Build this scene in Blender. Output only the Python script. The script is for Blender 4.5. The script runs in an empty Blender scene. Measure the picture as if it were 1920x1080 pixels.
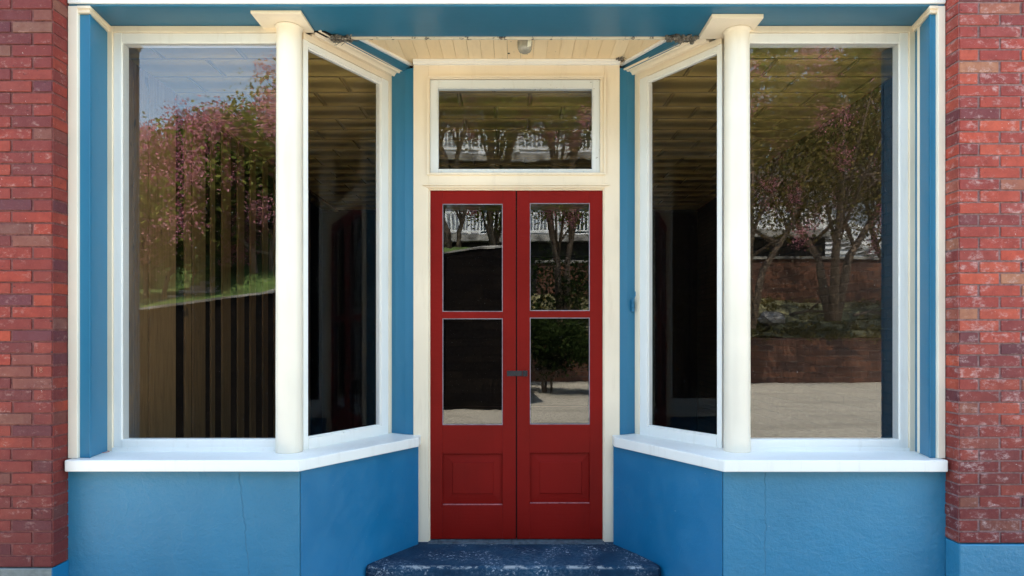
import bpy, bmesh, math, random
import numpy as np
from mathutils import Vector
random.seed(7); RNG = np.random.default_rng(11)
SC = bpy.context.scene
COL = SC.collection
S = 355.0        # facade units per metre on the front plane
F = 1200.0       # focal length in 1920-px units
D = F/S          # camera to front plane, metres
EYE = 1.5

# ------------------------------------------------------------------ materials
class NT:
    def __init__(s, name):
        s.m = bpy.data.materials.new(name); s.m.use_nodes = True
        s.t = s.m.node_tree; s.t.nodes.clear()
        s.out = s.n('ShaderNodeOutputMaterial')
    def n(s, typ, **kw):
        nd = s.t.nodes.new(typ)
        for k, v in kw.items(): setattr(nd, k, v)
        return nd
    def put(s, sock, v):
        if isinstance(v, bpy.types.NodeSocket): s.t.links.new(v, sock)
        elif isinstance(v, (tuple, list)) and len(v) == 3 and sock.type == 'RGBA': sock.default_value = (*v, 1)
        else: sock.default_value = v
    def coord(s, which='Object', scale=(1, 1, 1)):
        tc = s.n('ShaderNodeTexCoord'); mp = s.n('ShaderNodeMapping')
        s.t.links.new(tc.outputs[which], mp.inputs[0]); mp.inputs['Scale'].default_value = scale
        return mp.outputs[0]
    def noise(s, vec, scale, detail=4, rough=.55, dist=0):
        nd = s.n('ShaderNodeTexNoise'); s.put(nd.inputs['Vector'], vec)
        nd.inputs['Scale'].default_value = scale; nd.inputs['Detail'].default_value = detail
        nd.inputs['Roughness'].default_value = rough; nd.inputs['Distortion'].default_value = dist
        return nd.outputs['Fac']
    def ramp(s, fac, lo, hi, a=0.0, b=1.0):
        nd = s.n('ShaderNodeMapRange'); s.put(nd.inputs[0], fac)
        nd.inputs[1].default_value = lo; nd.inputs[2].default_value = hi
        s.put(nd.inputs[3], a); s.put(nd.inputs[4], b); return nd.outputs[0]
    def math(s, op, a, b=0.0, c=None):
        nd = s.n('ShaderNodeMath', operation=op); s.put(nd.inputs[0], a); s.put(nd.inputs[1], b)
        if c is not None: s.put(nd.inputs[2], c)
        return nd.outputs[0]
    def mix(s, fac, a, b, mode='MIX'):
        nd = s.n('ShaderNodeMix', data_type='RGBA', blend_type=mode)
        s.put(nd.inputs[0], fac); s.put(nd.inputs[6], a); s.put(nd.inputs[7], b); return nd.outputs[2]
    def cramp(s, fac, stops):
        nd = s.n('ShaderNodeValToRGB'); s.put(nd.inputs[0], fac); e = nd.color_ramp.elements
        while len(e) < len(stops): e.new(0.5)
        for k, (p, c) in enumerate(stops): e[k].position = p; e[k].color = (*c, 1)
        return nd.outputs[0]
    def sep(s, vec):
        nd = s.n('ShaderNodeSeparateXYZ'); s.put(nd.inputs[0], vec); return nd.outputs
    def bump(s, h, strength=.3, dist=.01, normal=None):
        nd = s.n('ShaderNodeBump'); s.put(nd.inputs['Height'], h)
        nd.inputs['Strength'].default_value = strength; nd.inputs['Distance'].default_value = dist
        if normal is not None: s.put(nd.inputs['Normal'], normal)
        return nd.outputs[0]
    def bsdf(s, color, rough=.5, normal=None, spec=.5, **kw):
        b = s.n('ShaderNodeBsdfPrincipled'); s.put(b.inputs['Base Color'], color); s.put(b.inputs['Roughness'], rough)
        b.inputs['Specular IOR Level'].default_value = spec
        if normal is not None: s.put(b.inputs['Normal'], normal)
        for k, v in kw.items(): s.put(b.inputs[k], v)
        s.t.links.new(b.outputs[0], s.out.inputs[0]); return s.m

def paint(name, col, rough=.4, wear=(.25, .22, .18), wear_amt=.66, spots=.74, brush=(30, 30, 3), bs=.25, var=.12, dirt=(.55, .47, .36), dirt_amt=.25, spec=.5, lump=.004):
    m = NT(name); c = m.coord()
    big = m.noise(c, 1.3, 3); fine = m.noise(c, 45, 5)
    k = m.mix(m.ramp(big, .3, .7, 0, 1), tuple(x*(1-var) for x in col), tuple(min(1, x*(1+var*.6)) for x in col))
    k = m.mix(m.ramp(m.noise(m.coord(scale=(9, 9, 1.1)), 2.2, 6, .65), .55, .8, 0, dirt_amt), k, tuple(a*b for a, b in zip(col, dirt)))
    chip = m.ramp(m.noise(c, 38, 3, .6), spots, spots+.02)
    patch = m.ramp(m.noise(c, 3.1, 4, .7), wear_amt, wear_amt+.05)
    k = m.mix(m.math('MULTIPLY', chip, patch), k, wear)
    h = m.math('ADD', m.noise(m.coord(scale=brush), 2.2, 2), m.math('MULTIPLY', fine, .6))
    h2 = m.bump(m.noise(c, 4.5, 3), .25, lump)
    return m.bsdf(k, m.ramp(big, .3, .7, rough-.07, rough+.1), m.bump(h, bs, .0012, h2), spec)

def stucco(name, col, crack_x, amp, shear=0.0):
    m = NT(name); c = m.coord()
    big = m.noise(c, .9, 4, .6); mid = m.noise(c, 7, 5, .6); fine = m.noise(c, 60, 4, .6)
    k = m.mix(m.ramp(big, .3, .72, 0, 1), tuple(x*.86 for x in col), tuple(x*1.12 for x in col))
    k = m.mix(m.ramp(mid, .45, .75, 0, .22), k, (col[0]*2.6+.02, col[1]*1.25, col[2]*1.05))
    s = m.sep(c)
    wob = m.math('MULTIPLY', m.math('SUBTRACT', m.noise(m.coord(scale=(0, 0, 1)), 7, 7, .75), .5), .10)
    dx = m.math('ABSOLUTE', m.math('SUBTRACT', m.math('SUBTRACT', s[0], wob), crack_x))
    if shear: dx = m.math('ABSOLUTE', m.math('ADD', m.math('SUBTRACT', m.math('SUBTRACT', s[0], wob), crack_x), m.math('MULTIPLY', m.math('SUBTRACT', s[2], .6), shear)))
    crack = m.ramp(dx, .0, .0035, 1, 0)
    v = m.n('ShaderNodeTexVoronoi', feature='DISTANCE_TO_EDGE'); v.inputs['Scale'].default_value = 1.6
    warp = m.n('ShaderNodeVectorMath', operation='ADD'); m.put(warp.inputs[0], c)
    wn = m.n('ShaderNodeTexNoise'); m.put(wn.inputs['Vector'], c); wn.inputs['Scale'].default_value = 5; wn.inputs['Detail'].default_value = 6
    sc_ = m.n('ShaderNodeVectorMath', operation='SCALE'); m.put(sc_.inputs[0], wn.outputs['Color']); sc_.inputs[3].default_value = .22
    m.put(warp.inputs[1], sc_.outputs[0]); m.put(v.inputs['Vector'], warp.outputs[0])
    hair = m.math('MULTIPLY', m.ramp(v.outputs['Distance'], 0, .007, 1, 0), m.ramp(m.noise(c, 1.4, 2), .48, .56))
    k = m.mix(m.math('MULTIPLY', hair, .10), k, (col[0]*2.5+.05, col[1]*1.5, col[2]*1.3))
    k = m.mix(m.math('MULTIPLY', crack, .2), k, tuple(x*.45 for x in col))
    k = m.mix(m.ramp(m.noise(c, 70, 2), .76, .78, 0, .55), k, (.35, .42, .48))
    wavy = m.noise(m.coord(scale=(1, 1, 1.35)), 17, 6, .68)
    h = m.math('ADD', m.math('MULTIPLY', wavy, amp), m.math('MULTIPLY', fine, .35*amp))
    h = m.math('SUBTRACT', h, m.math('MULTIPLY', crack, .45))
    h = m.math('ADD', h, m.math('MULTIPLY', hair, .12))
    n0 = m.bump(m.noise(c, 2.2, 3), .3, .03)
    return m.bsdf(k, m.ramp(mid, .3, .7, .33, .5), m.bump(h, .8, .0075, n0), .6)

def brick_mat(name, stops, chalk, chalk_lo, soot=.3, damp=.6):
    m = NT(name); c = m.coord(); g = m.n('ShaderNodeNewGeometry')
    r = g.outputs['Random Per Island']
    k = m.cramp(r, stops)
    n1 = m.noise(c, 22, 6, .7); n2 = m.noise(c, 160, 4, .7); n3 = m.noise(c, 1.7, 4, .6)
    k = m.mix(m.ramp(n1, .40, .75, 0, .5), k, (.11, .02, .02))
    k = m.mix(m.ramp(n3, .45, .7, 0, soot), k, (.10, .030, .035))
    sz = m.math('ADD', m.sep(c)[2], m.math('MULTIPLY', n3, -1.1))
    k = m.mix(m.ramp(sz, .75, .25, 0, damp), k, (.085, .014, .016))
    k = m.mix(m.ramp(n2, .55, .75, 0, .4), k, (.34, .10, .07))
    blot = m.ramp(m.noise(m.coord(scale=(1, 1, 1.6)), 14, 8, .8), chalk_lo, chalk_lo+.17)
    k = m.mix(m.math('MULTIPLY', blot, .7), k, chalk)
    dots = m.ramp(m.noise(c, 95, 2, .5), .755, .775)
    k = m.mix(m.math('MULTIPLY', dots, m.ramp(n3, .4, .5)), k, (.62, .58, .54))
    pits = m.ramp(m.noise(c, 70, 3, .6), .33, .28)
    k = m.mix(pits, k, (.06, .012, .012))
    h = m.math('ADD', n1, m.math('MULTIPLY', n2, .5)); h = m.math('SUBTRACT', h, m.math('MULTIPLY', pits, .8))
    return m.bsdf(k, m.ramp(n1, .3, .7, .62, .85), m.bump(h, .8, .0035), .35)

def plain(name, col, rough=.7, scale=20, var=.3, bump=.3, bd=.004, spec=.3, **kw):
    m = NT(name); c = m.coord()
    n = m.noise(c, scale, 5, .6)
    k = m.mix(m.ramp(n, .3, .7, 0, 1), tuple(x*(1-var) for x in col), tuple(min(1, x*(1+var)) for x in col))
    return m.bsdf(k, rough, m.bump(n, bump, bd), spec, **kw)

def glass_mat(name, base, ripple, rs=2.2, tint=(1, 1, 1), dust=.0):
    m = NT(name); c = m.coord()
    h = m.math('ADD', m.noise(c, rs, 2, .5), m.math('MULTIPLY', m.noise(c, rs*5, 2, .5), .12))
    nrm = m.bump(h, 1.0, ripple)
    lw = m.n('ShaderNodeLayerWeight'); lw.inputs[0].default_value = .5; m.put(lw.inputs['Normal'], nrm)
    f = m.math('MULTIPLY_ADD', m.math('POWER', lw.outputs['Facing'], 5.0), 1-base, base)
    tr = m.n('ShaderNodeBsdfTransparent'); m.put(tr.inputs[0], tint)
    gl = m.n('ShaderNodeBsdfGlossy'); gl.inputs['Roughness'].default_value = .008; m.put(gl.inputs['Normal'], nrm); m.put(gl.inputs[0], (1, 1, 1))
    mx = m.n('ShaderNodeMixShader'); m.put(mx.inputs[0], f)
    m.t.links.new(tr.outputs[0], mx.inputs[1]); m.t.links.new(gl.outputs[0], mx.inputs[2])
    df = m.n('ShaderNodeBsdfDiffuse'); m.put(df.inputs[0], (.6, .6, .58))
    spk = m.math('MULTIPLY', m.ramp(m.noise(c, 120, 2, .5), .76, .79), .5)
    film = m.math('ADD', spk, m.ramp(m.noise(m.coord(scale=(1, 1, .5)), 3, 5, .7), .5, .8, dust*.3, dust))
    m2 = m.n('ShaderNodeMixShader'); m.put(m2.inputs[0], film)
    m.t.links.new(mx.outputs[0], m2.inputs[1]); m.t.links.new(df.outputs[0], m2.inputs[2])
    m.t.links.new(m2.outputs[0], m.out.inputs[0]); return m.m

def wood_mat(name, col, spec=.25):
    m = NT(name); c = m.coord(scale=(14, 14, 1.2))
    g = m.noise(c, 3.5, 6, .65, .6); kn = m.noise(m.coord(scale=(7, 7, 3)), 2.3, 2)
    isl = m.n('ShaderNodeNewGeometry').outputs['Random Per Island']
    k = m.mix(m.ramp(g, .3, .7), tuple(x*.55 for x in col), tuple(x*1.25 for x in col))
    k = m.mix(m.ramp(kn, .68, .74, 0, .8), k, (.035, .018, .008))
    k = m.mix(m.math('MULTIPLY', isl, .55), k, tuple(x*.45 for x in col))
    return m.bsdf(k, .6, m.bump(g, .4, .003), spec)

def procedural_brick(name, axis, c1, c2, mortar, scale=1.0, rough=.9, bw=.22, bh=.07, spec=.15):
    m = NT(name); tc = m.coord(); s = m.sep(tc); cb = m.n('ShaderNodeCombineXYZ')
    m.put(cb.inputs[0], s[axis]); m.put(cb.inputs[1], s[2])
    b = m.n('ShaderNodeTexBrick'); m.put(b.inputs['Vector'], cb.outputs[0])
    b.inputs['Scale'].default_value = scale; b.inputs['Brick Width'].default_value = bw; b.inputs['Row Height'].default_value = bh
    b.inputs['Mortar Size'].default_value = .008; m.put(b.inputs['Color1'], c1); m.put(b.inputs['Color2'], c2); m.put(b.inputs['Mortar'], mortar)
    k = m.mix(m.ramp(m.noise(tc, 1.5, 6, .7), .4, .75, 0, .6), b.outputs[0], tuple(x*.35 for x in c1))
    return m.bsdf(k, rough, m.bump(b.outputs['Fac'], .5, -.006), spec)

BLUE = (.020, .175, .310)
M = {}
M['cream'] = paint('cream_paint', (.88, .75, .56), .42, spots=.74, wear_amt=.6)
M['cream_col'] = paint('cream_column_paint', (.88, .79, .64), .38, spots=.80, brush=(3, 3, 20), dirt_amt=.12)
M['white'] = paint('white_paint', (.87, .85, .79), .38, spots=.72, wear=(.35, .31, .26), brush=(25, 25, 25), var=.05, wear_amt=.6)
M['white_old'] = paint('weathered_white_paint', (.74, .76, .74), .5, spots=.66, wear=(.33, .31, .29), wear_amt=.5, brush=(25, 25, 25), dirt_amt=.45)
M['blue'] = paint('blue_trim_paint', BLUE, .38, spots=.78, wear=(.3, .36, .4), brush=(8, 8, .8), bs=.15, dirt_amt=0, lump=.0003, var=.05)
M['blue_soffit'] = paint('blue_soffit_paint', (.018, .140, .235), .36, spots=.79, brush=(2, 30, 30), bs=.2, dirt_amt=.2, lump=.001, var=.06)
M['stuccoL'] = stucco('blue_stucco_left', (.026, .190, .320), -1.43, 1.0, .10)
M['stuccoR'] = stucco('blue_stucco_right', (.026, .190, .320), 1.33, 1.15)
M['stuccoP'] = stucco('blue_stucco_smooth', (.003, .145, .305), 9.0, .25)
M['grey_base'] = plain('grey_painted_base', (.17, .19, .18), .6)
M['red'] = paint('red_door_paint', (.21, .0055, .003), .46, spots=.75, wear=(.12, .01, .01), brush=(2, 30, 30), bs=.9, var=.22, dirt=(.6, .5, .5), wear_amt=.5, spec=.15)
M['brickL'] = brick_mat('worn_red_brick', [(0, (.29, .034, .016)), (.3, (.20, .025, .017)), (.48, (.12, .020, .020)), (.66, (.32, .044, .018)), (.8, (.16, .024, .02)), (.9, (.20, .085, .055)), (.95, (.085, .02, .028)), (1, (.11, .022, .03))], (.46, .30, .26), .57)
M['brickR'] = brick_mat('chalky_red_brick', [(0, (.44, .065, .032)), (.3, (.32, .045, .03)), (.5, (.20, .032, .03)), (.7, (.50, .085, .04)), (.84, (.10, .026, .035)), (.92, (.34, .06, .045)), (1, (.36, .15, .08))], (.60, .45, .42), .53)
M['mortarL'] = plain('red_stained_mortar', (.15, .055, .05), .9, 60, .4)
M['mortarR'] = plain('grey_mauve_mortar', (.22, .13, .125), .9, 60, .4)
M['glassL'] = glass_mat('clear_window_glass', .055, .0007, 1.2, dust=.0012)
M['glassA'] = glass_mat('angled_window_glass', .009, .0007, 1.2, dust=.0012)
M['glassR'] = glass_mat('rippled_window_glass', .060, .0004, 1.2, dust=.0012)
M['glassD'] = glass_mat('door_glass', .055, .0007, 1.6, dust=.0008)
M['glassT'] = glass_mat('transom_glass', .045, .0006, 2.2, dust=.003)
M['chalk'] = plain('dull_chalk_line', (.42, .22, .15), .8)
M['black'] = plain('black_iron', (.012, .013, .018), .45, 80, .3, spec=.5)
M['bead'] = plain('lavender_grey_glazing_bead', (.30, .27, .30), .5)
M['ledge'] = plain('rubbed_highlight_paint', (.42, .15, .15), .5, 60, .5)  # pale pink: rubbed paint with the ledge highlight put into the colour
M['dark'] = plain('dark_void', (.006, .006, .006), .9)
M['rot'] = plain('crumbled_plaster', (.20, .18, .15), .95, 45, .98, 1.0, .02)
M['wood'] = wood_mat('bare_brown_boards', (.27, .155, .062))
M['wood2'] = wood_mat('depth_dimmed_studs', (.17, .095, .035))  # darker copy of the board wood, dimness of the deep room put into colour
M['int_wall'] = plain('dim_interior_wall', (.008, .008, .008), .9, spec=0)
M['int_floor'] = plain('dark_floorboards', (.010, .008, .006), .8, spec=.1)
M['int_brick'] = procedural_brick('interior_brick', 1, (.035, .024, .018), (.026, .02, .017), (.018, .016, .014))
M['upper'] = procedural_brick('upper_wall_brick', 0, (.28, .05, .035), (.2, .035, .03), (.2, .12, .11))

def ceil_mat():
    m = NT('brown_pressed_tin_ceiling'); c = m.coord()
    w = m.n('ShaderNodeVectorMath', operation='ADD'); m.put(w.inputs[0], c); w.inputs[1].default_value = (.13, 0, 0)
    b = m.n('ShaderNodeTexBrick'); m.put(b.inputs['Vector'], w.outputs[0]); b.inputs['Scale'].default_value = 1
    b.inputs['Brick Width'].default_value = .5; b.inputs['Row Height'].default_value = .27; b.inputs['Mortar Size'].default_value = .016
    b.inputs['Mortar Smooth'].default_value = .6; b.offset = .5
    m.put(b.inputs['Color1'], (.48, .33, .10)); m.put(b.inputs['Color2'], (.38, .26, .08)); m.put(b.inputs['Mortar'], (.27, .18, .055))
    s = m.sep(c)
    rib = m.math('SINE', m.math('MULTIPLY', s[1], 2*math.pi/.27))
    k = m.mix(m.ramp(m.noise(c, 3, 4), .4, .7, 0, .5), b.outputs[0], (.22, .145, .045))
    h = m.math('ADD', m.math('MULTIPLY', rib, .7), m.math('MULTIPLY', b.outputs['Fac'], -1.5))
    return m.bsdf(k, .38, m.bump(h, .9, .02), .5)
M['tin'] = ceil_mat()

def plank_mat():
    m = NT('cream_beadboard'); c = m.coord(); isl = m.n('ShaderNodeNewGeometry').outputs['Random Per Island']
    k = m.mix(isl, (.88, .66, .38), (.94, .74, .46))
    k = m.mix(m.ramp(m.noise(m.coord(scale=(6, 1, 6)), 4, 6, .7), .5, .8, 0, .4), k, (.62, .45, .26))
    k = m.mix(m.ramp(m.noise(c, 50, 3), .72, .75, 0, .7), k, (.12, .08, .05))
    return m.bsdf(k, .5, m.bump(m.noise(c, 30, 4), .3, .002), .4)
M['plank'] = plank_mat()

def edge_mat():
    m = NT('peeling_cream_edge'); c = m.coord()
    k = m.mix(m.ramp(m.noise(c, 24, 5, .75), .57, .62), (.72, .62, .46), (.07, .05, .045))
    return m.bsdf(k, .6, m.bump(m.noise(c, 40, 4), .8, .005))
M['edge'] = edge_mat()

def step_mat():
    m = NT('worn_navy_paint'); c = m.coord(); s = m.sep(c)
    k = m.mix(m.ramp(m.noise(c, 3, 5, .65), .35, .7), (.005, .022, .050), (.012, .060, .112))
    wear = m.math('MULTIPLY', m.ramp(m.noise(c, 2.6, 3, .6), .42, .62), m.ramp(m.noise(c, 40, 8, .8), .46, .64, 0, .42))
    k = m.mix(wear, k, (.16, .21, .27))
    k = m.mix(m.math('MULTIPLY', m.ramp(m.noise(c, 5, 4, .6), .48, .60), m.ramp(m.noise(c, 55, 6, .75), .56, .61, 0, .85)), k, (.42, .46, .50))
    k = m.mix(m.ramp(m.noise(c, 70, 4, .7), .72, .75), k, (.72, .74, .76))
    # the nosing is scuffed down to pale concrete
    ed = m.math('MULTIPLY', m.ramp(s[1], .356, .378, 1, 0), m.ramp(m.noise(m.coord(scale=(1, 2, 2)), 9, 8, .75), .50, .56))
    k = m.mix(m.math('MULTIPLY', ed, m.ramp(s[2], .135, .15)), k, (.52, .52, .49))
    return m.bsdf(k, .8, m.bump(m.noise(c, 60, 6, .7), .8, .005), .2)
M['step'] = step_mat()
M['thresh'] = plain('slate_grey_threshold', (.085, .115, .135), .7, 30, .5)
M['bulb'] = plain('cloudy_jar_glass', (.33, .30, .23), .18, 30, .25, spec=.8)
M['lampmetal'] = plain('tarnished_metal', (.14, .11, .08), .45, 60, .5, Metallic=.5)
M['paper'] = plain('pale_scrap', (.75, .73, .58), .6)
M['pink'] = plain('faded_red_rubber', (.55, .18, .14), .5)
# street side
def road_mat():
    m = NT('tan_chip_seal'); c = m.coord()
    k = m.mix(m.ramp(m.noise(c, 14, 8, .85), .40, .60), (.13, .12, .10), (.58, .53, .43))
    k = m.mix(m.ramp(m.noise(m.coord(scale=(.25, 1.6, 1)), 1.1, 5, .7), .5, .62, 0, .45), k, (.16, .145, .115))
    k = m.mix(m.ramp(m.noise(c, .35, 4, .6), .4, .65, 0, .35), k, (.2, .185, .15))
    return m.bsdf(k, .9, m.bump(m.noise(c, 30, 5, .8), 1, .02), .2)
M['road'] = road_mat()
M['walk'] = plain('sidewalk_concrete', (.50, .46, .39), .9, 8)
M['lawn'] = plain('lawn_grass', (.065, .105, .022), .9, 6, .5, 1, .05)
M['bank'] = plain('scrubby_bank', (.13, .12, .06), .95, 2.5, .9, 1, .1)
M['darkwall'] = procedural_brick('tree_shaded_wall', 0, (.014, .011, .009), (.008, .007, .007), (.004, .004, .004), bw=.4, bh=.16, spec=0)  # dark brown wall with tree shade put into its near-black colour
M['lowwall'] = procedural_brick('weathered_orange_brick_wall', 0, (.17, .075, .045), (.07, .040, .032), (.12, .10, .08), bw=.5, bh=.17)
M['coping'] = plain('pale_coping_stone', (.22, .21, .19), .8, 2, .8)
M['siding'] = plain('white_clapboard', (.46, .46, .45), .6, 3, .08)
M['rail'] = plain('white_railing_paint', (.8, .8, .78), .5, 3, .06)
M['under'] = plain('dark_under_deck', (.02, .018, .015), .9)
M['roofm'] = plain('grey_shingles', (.07, .06, .05), .9)
M['winm'] = plain('dark_house_glass', (.02, .025, .03), .1, spec=.8)
M['bark'] = plain('pale_brown_bark', (.14, .10, .07), .9, 12, .5, 1, .02)
M['stone'] = plain('pale_rock', (.24, .22, .20), .9, 9, .5)
def leaf_mat(name, a, b):
    m = NT(name); isl = m.n('ShaderNodeNewGeometry').outputs['Random Per Island']
    k = m.mix(isl, a, b)
    d = m.n('ShaderNodeBsdfDiffuse'); m.put(d.inputs[0], k); t = m.n('ShaderNodeBsdfTranslucent'); m.put(t.inputs[0], k)
    x = m.n('ShaderNodeMixShader'); x.inputs[0].default_value = .35
    m.t.links.new(d.outputs[0], x.inputs[1]); m.t.links.new(t.outputs[0], x.inputs[2]); m.t.links.new(x.outputs[0], m.out.inputs[0]); return m.m
M['leaf'] = leaf_mat('myrtle_leaves', (.07, .10, .018), (.24, .24, .06))
M['leafb'] = leaf_mat('brown_olive_leaves', (.07, .065, .018), (.21, .16, .05))
M['leafk'] = leaf_mat('shadowed_green_leaves', (.012, .022, .006), (.035, .05, .014))  # near-black green, shadow put into the leaf colour
M['leafd'] = leaf_mat('dark_leaves', (.035, .07, .015), (.10, .15, .03))
M['flower'] = leaf_mat('pink_blossom', (.46, .15, .20), (.62, .30, .34))

# ------------------------------------------------------------------ mesh helpers
def U(x, r, z): return Vector((x/S, (r-1)*D, EYE+z/S))
class MB:
    def __init__(s): s.v = []; s.f = []; s.mi = []
    def add(s, vs, fs, mi=0):
        o = len(s.v); s.v += [tuple(v) for v in vs]; s.f += [tuple(i+o for i in f) for f in fs]; s.mi += [mi]*len(fs); return s
    def box(s, x0, x1, y0, y1, z0, z1, mi=0):
        vs = [(x, y, z) for z in (z0, z1) for y in (y0, y1) for x in (x0, x1)]
        return s.add(vs, [(0, 2, 3, 1), (4, 5, 7, 6), (0, 1, 5, 4), (2, 6, 7, 3), (0, 4, 6, 2), (1, 3, 7, 5)], mi)
    def ubox(s, x0, x1, r0, r1, z0, z1, mi=0):
        a = U(x0, r0, z0); b = U(x1, r1, z1); return s.box(a.x, b.x, a.y, b.y, a.z, b.z, mi)
    def prism(s, pts, z0, z1, mi=0):
        n = len(pts); vs = [(p[0], p[1], z0) for p in pts]+[(p[0], p[1], z1) for p in pts]
        fs = [tuple(range(n))[::-1], tuple(range(n, 2*n))]+[(i, (i+1) % n, n+(i+1) % n, n+i) for i in range(n)]
        return s.add(vs, fs, mi)
    def uprism(s, pts, z0, z1, mi=0):
        q = [U(x, r, 0) for x, r in pts]; return s.prism([(p.x, p.y) for p in q], EYE+z0/S, EYE+z1/S, mi)
    def sweep(s, prof, A, B, n, mi=0):
        # prof: (offset along n, z) closed polygon, swept straight from A to B in plan
        k = len(prof); vs = []
        for P in (A, B):
            for (o, z) in prof: vs.append((P[0]+n[0]*o, P[1]+n[1]*o, z))
        fs = [tuple(range(k)), tuple(range(k, 2*k))[::-1]]+[(i, k+i, k+(i+1) % k, (i+1) % k) for i in range(k)]
        return s.add(vs, fs, mi)
    def ring(s, o, i, r0, r1, mi=0):
        # o, i: (x0, x1, z0, z1) outer and inner in facade units
        s.ubox(o[0], i[0], r0, r1, o[2], o[3], mi); s.ubox(i[1], o[1], r0, r1, o[2], o[3], mi)
        s.ubox(i[0], i[1], r0, r1, i[3], o[3], mi); s.ubox(i[0], i[1], r0, r1, o[2], i[2], mi); return s
    def tube(s, pts, rad, seg=10, mi=0, cap=True):
        pts = [Vector(p) for p in pts]; n = len(pts); o = len(s.v)
        if not isinstance(rad, (list, tuple)): rad = [rad]*n
        for i, p in enumerate(pts):
            d = (pts[min(i+1, n-1)]-pts[max(i-1, 0)]).normalized()
            a = d.orthogonal().normalized() if i == 0 else (a-d*a.dot(d)).normalized()
            b = d.cross(a)
            for k in range(seg):
                t = 2*math.pi*k/seg; s.v.append(tuple(p+(a*math.cos(t)+b*math.sin(t))*rad[i]))
        for i in range(n-1):
            for k in range(seg):
                s.f.append((o+i*seg+k, o+i*seg+(k+1) % seg, o+(i+1)*seg+(k+1) % seg, o+(i+1)*seg+k)); s.mi.append(mi)
        if cap:
            s.f.append(tuple(o+k for k in range(seg))[::-1]); s.mi.append(mi)
            s.f.append(tuple(o+(n-1)*seg+k for k in range(seg))); s.mi.append(mi)
        return s
    def lathe(s, cx, cy, prof, seg=48, mi=0):
        o = len(s.v); n = len(prof)
        for (r, z) in prof:
            for k in range(seg):
                t = 2*math.pi*k/seg; s.v.append((cx+r*math.cos(t), cy+r*math.sin(t), z))
        for i in range(n-1):
            for k in range(seg):
                s.f.append((o+i*seg+k, o+i*seg+(k+1) % seg, o+(i+1)*seg+(k+1) % seg, o+(i+1)*seg+k)); s.mi.append(mi)
        s.f.append(tuple(o+k for k in range(seg))[::-1]); s.mi.append(mi)
        s.f.append(tuple(o+(n-1)*seg+k for k in range(seg))); s.mi.append(mi); return s
    def build(s, name, mats, parent=None, bevel=0.0, smooth=False, fix=True):
        me = bpy.data.meshes.new(name); me.from_pydata(s.v, [], s.f)
        mats = mats if isinstance(mats, (list, tuple)) else [mats]
        for m in mats: me.materials.append(m)
        me.polygons.foreach_set('material_index', s.mi)
        if fix:
            bm = bmesh.new(); bm.from_mesh(me); bmesh.ops.recalc_face_normals(bm, faces=bm.faces); bm.to_mesh(me); bm.free()
        if smooth: me.polygons.foreach_set('use_smooth', [True]*len(me.polygons))
        me.update(); o = bpy.data.objects.new(name, me); COL.objects.link(o)
        if parent: o.parent = parent
        if bevel:
            b = o.modifiers.new('bevel', 'BEVEL'); b.width = bevel; b.segments = 2; b.limit_method = 'ANGLE'; b.angle_limit = .6
        return o
def empty(name, loc=(0, 0, 0)):
    o = bpy.data.objects.new(name, None); COL.objects.link(o); o.location = loc; return o
def tag(o, label=None, cat=None, group=None, kind=None):
    if label: o['label'] = label
    if cat: o['category'] = cat
    if group: o['group'] = group
    if kind: o['kind'] = kind
    return o

# ------------------------------------------------------------------ the building
B = empty('storefront_building')
tag(B, 'old shopfront painted blue and cream with red double door between brick piers', 'building')

# brick piers with individually laid bricks
def pier(side):
    L = side < 0
    xin = -834 if L else 810                      # facade units of the inner face
    rp = .967 if L else .970
    zb = -421.5 if L else -379
    xi = xin/S; y0 = (rp-1)*D; ch = .0607 if L else .0603
    core = MB(); W = .95
    x0, x1 = sorted((xi-side*.004*-1 if False else xi+side*.004, xi+side*W))
    core.box(x0, x1, y0+.005, .3, EYE+zb/S+.004, EYE+660/S)
    root = core.build('brick_pier', M['mortarL'] if L else M['mortarR'], B)
    bricks = MB(); z = EYE+zb/S+.006; i = 0; jt = .0085
    while z < EYE+655/S:
        half = (i % 2 == (0 if L else 1)); x = xi; k = 0
        z1 = z+ch-jt
        while abs(x-xi) < W-.05:
            if k == 0: w = (.1035 if half else .2115)
            else: w = .2115
            if not half and k == 0 and random.random() < .04: w = .205
            a, b = sorted((x+side*(0 if k == 0 else jt/2), x+side*(w-jt/2)))
            j = lambda q=.0016: random.uniform(-q, q)
            ya = y0+j(.002); zz0 = z+j(.0012); zz1 = z1+j(.0012)
            if k == 0:
                # corner brick, then the bricks that line the reveal
                a, b = sorted((x+side*.0075, x+side*(w-jt/2)))
                bricks.box(a, b, ya, y0+.1, zz0, zz1)
                c0, c1 = sorted((x-side*j(.0012), x+side*.0055)); ym = y0+(.1 if half else .205)+j(.004)
                bricks.box(c0, c1, y0+.004+j(.001), ym, zz0+j(.001), zz1); bricks.box(c0, c1, ym+jt, .29, zz0, zz1)
            else: bricks.box(a, b, ya, y0+.06, zz0, zz1)
            x += side*(w+jt/2 if k == 0 else w+jt*.5); k += 1
        z += ch; i += 1
    o = bricks.build('brickwork', M['brickL'] if L else M['brickR'], root, bevel=.0026)
    return root
pl_ = pier(-1); pr_ = pier(1)
# painted plinths below the brickwork
xi = -834/S
MB().box(xi-1.1, xi+.0, (.967-1)*D-.012, .0-.002, 0, EYE-421.5/S-.001).build('painted_plinth', [M['grey_base']], pl_, .004)
MB().box(xi-.002, xi+.0035, (.967-1)*D-.010, -.002, 0, EYE-421/S).build('plinth_side', M['stuccoP'], pl_)
xi = 810/S
MB().box(xi-.001, xi+1.1, (.970-1)*D-.012, -.002, 0, EYE-379/S-.001).build('painted_plinth', M['stuccoR'], pr_, .006)
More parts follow.
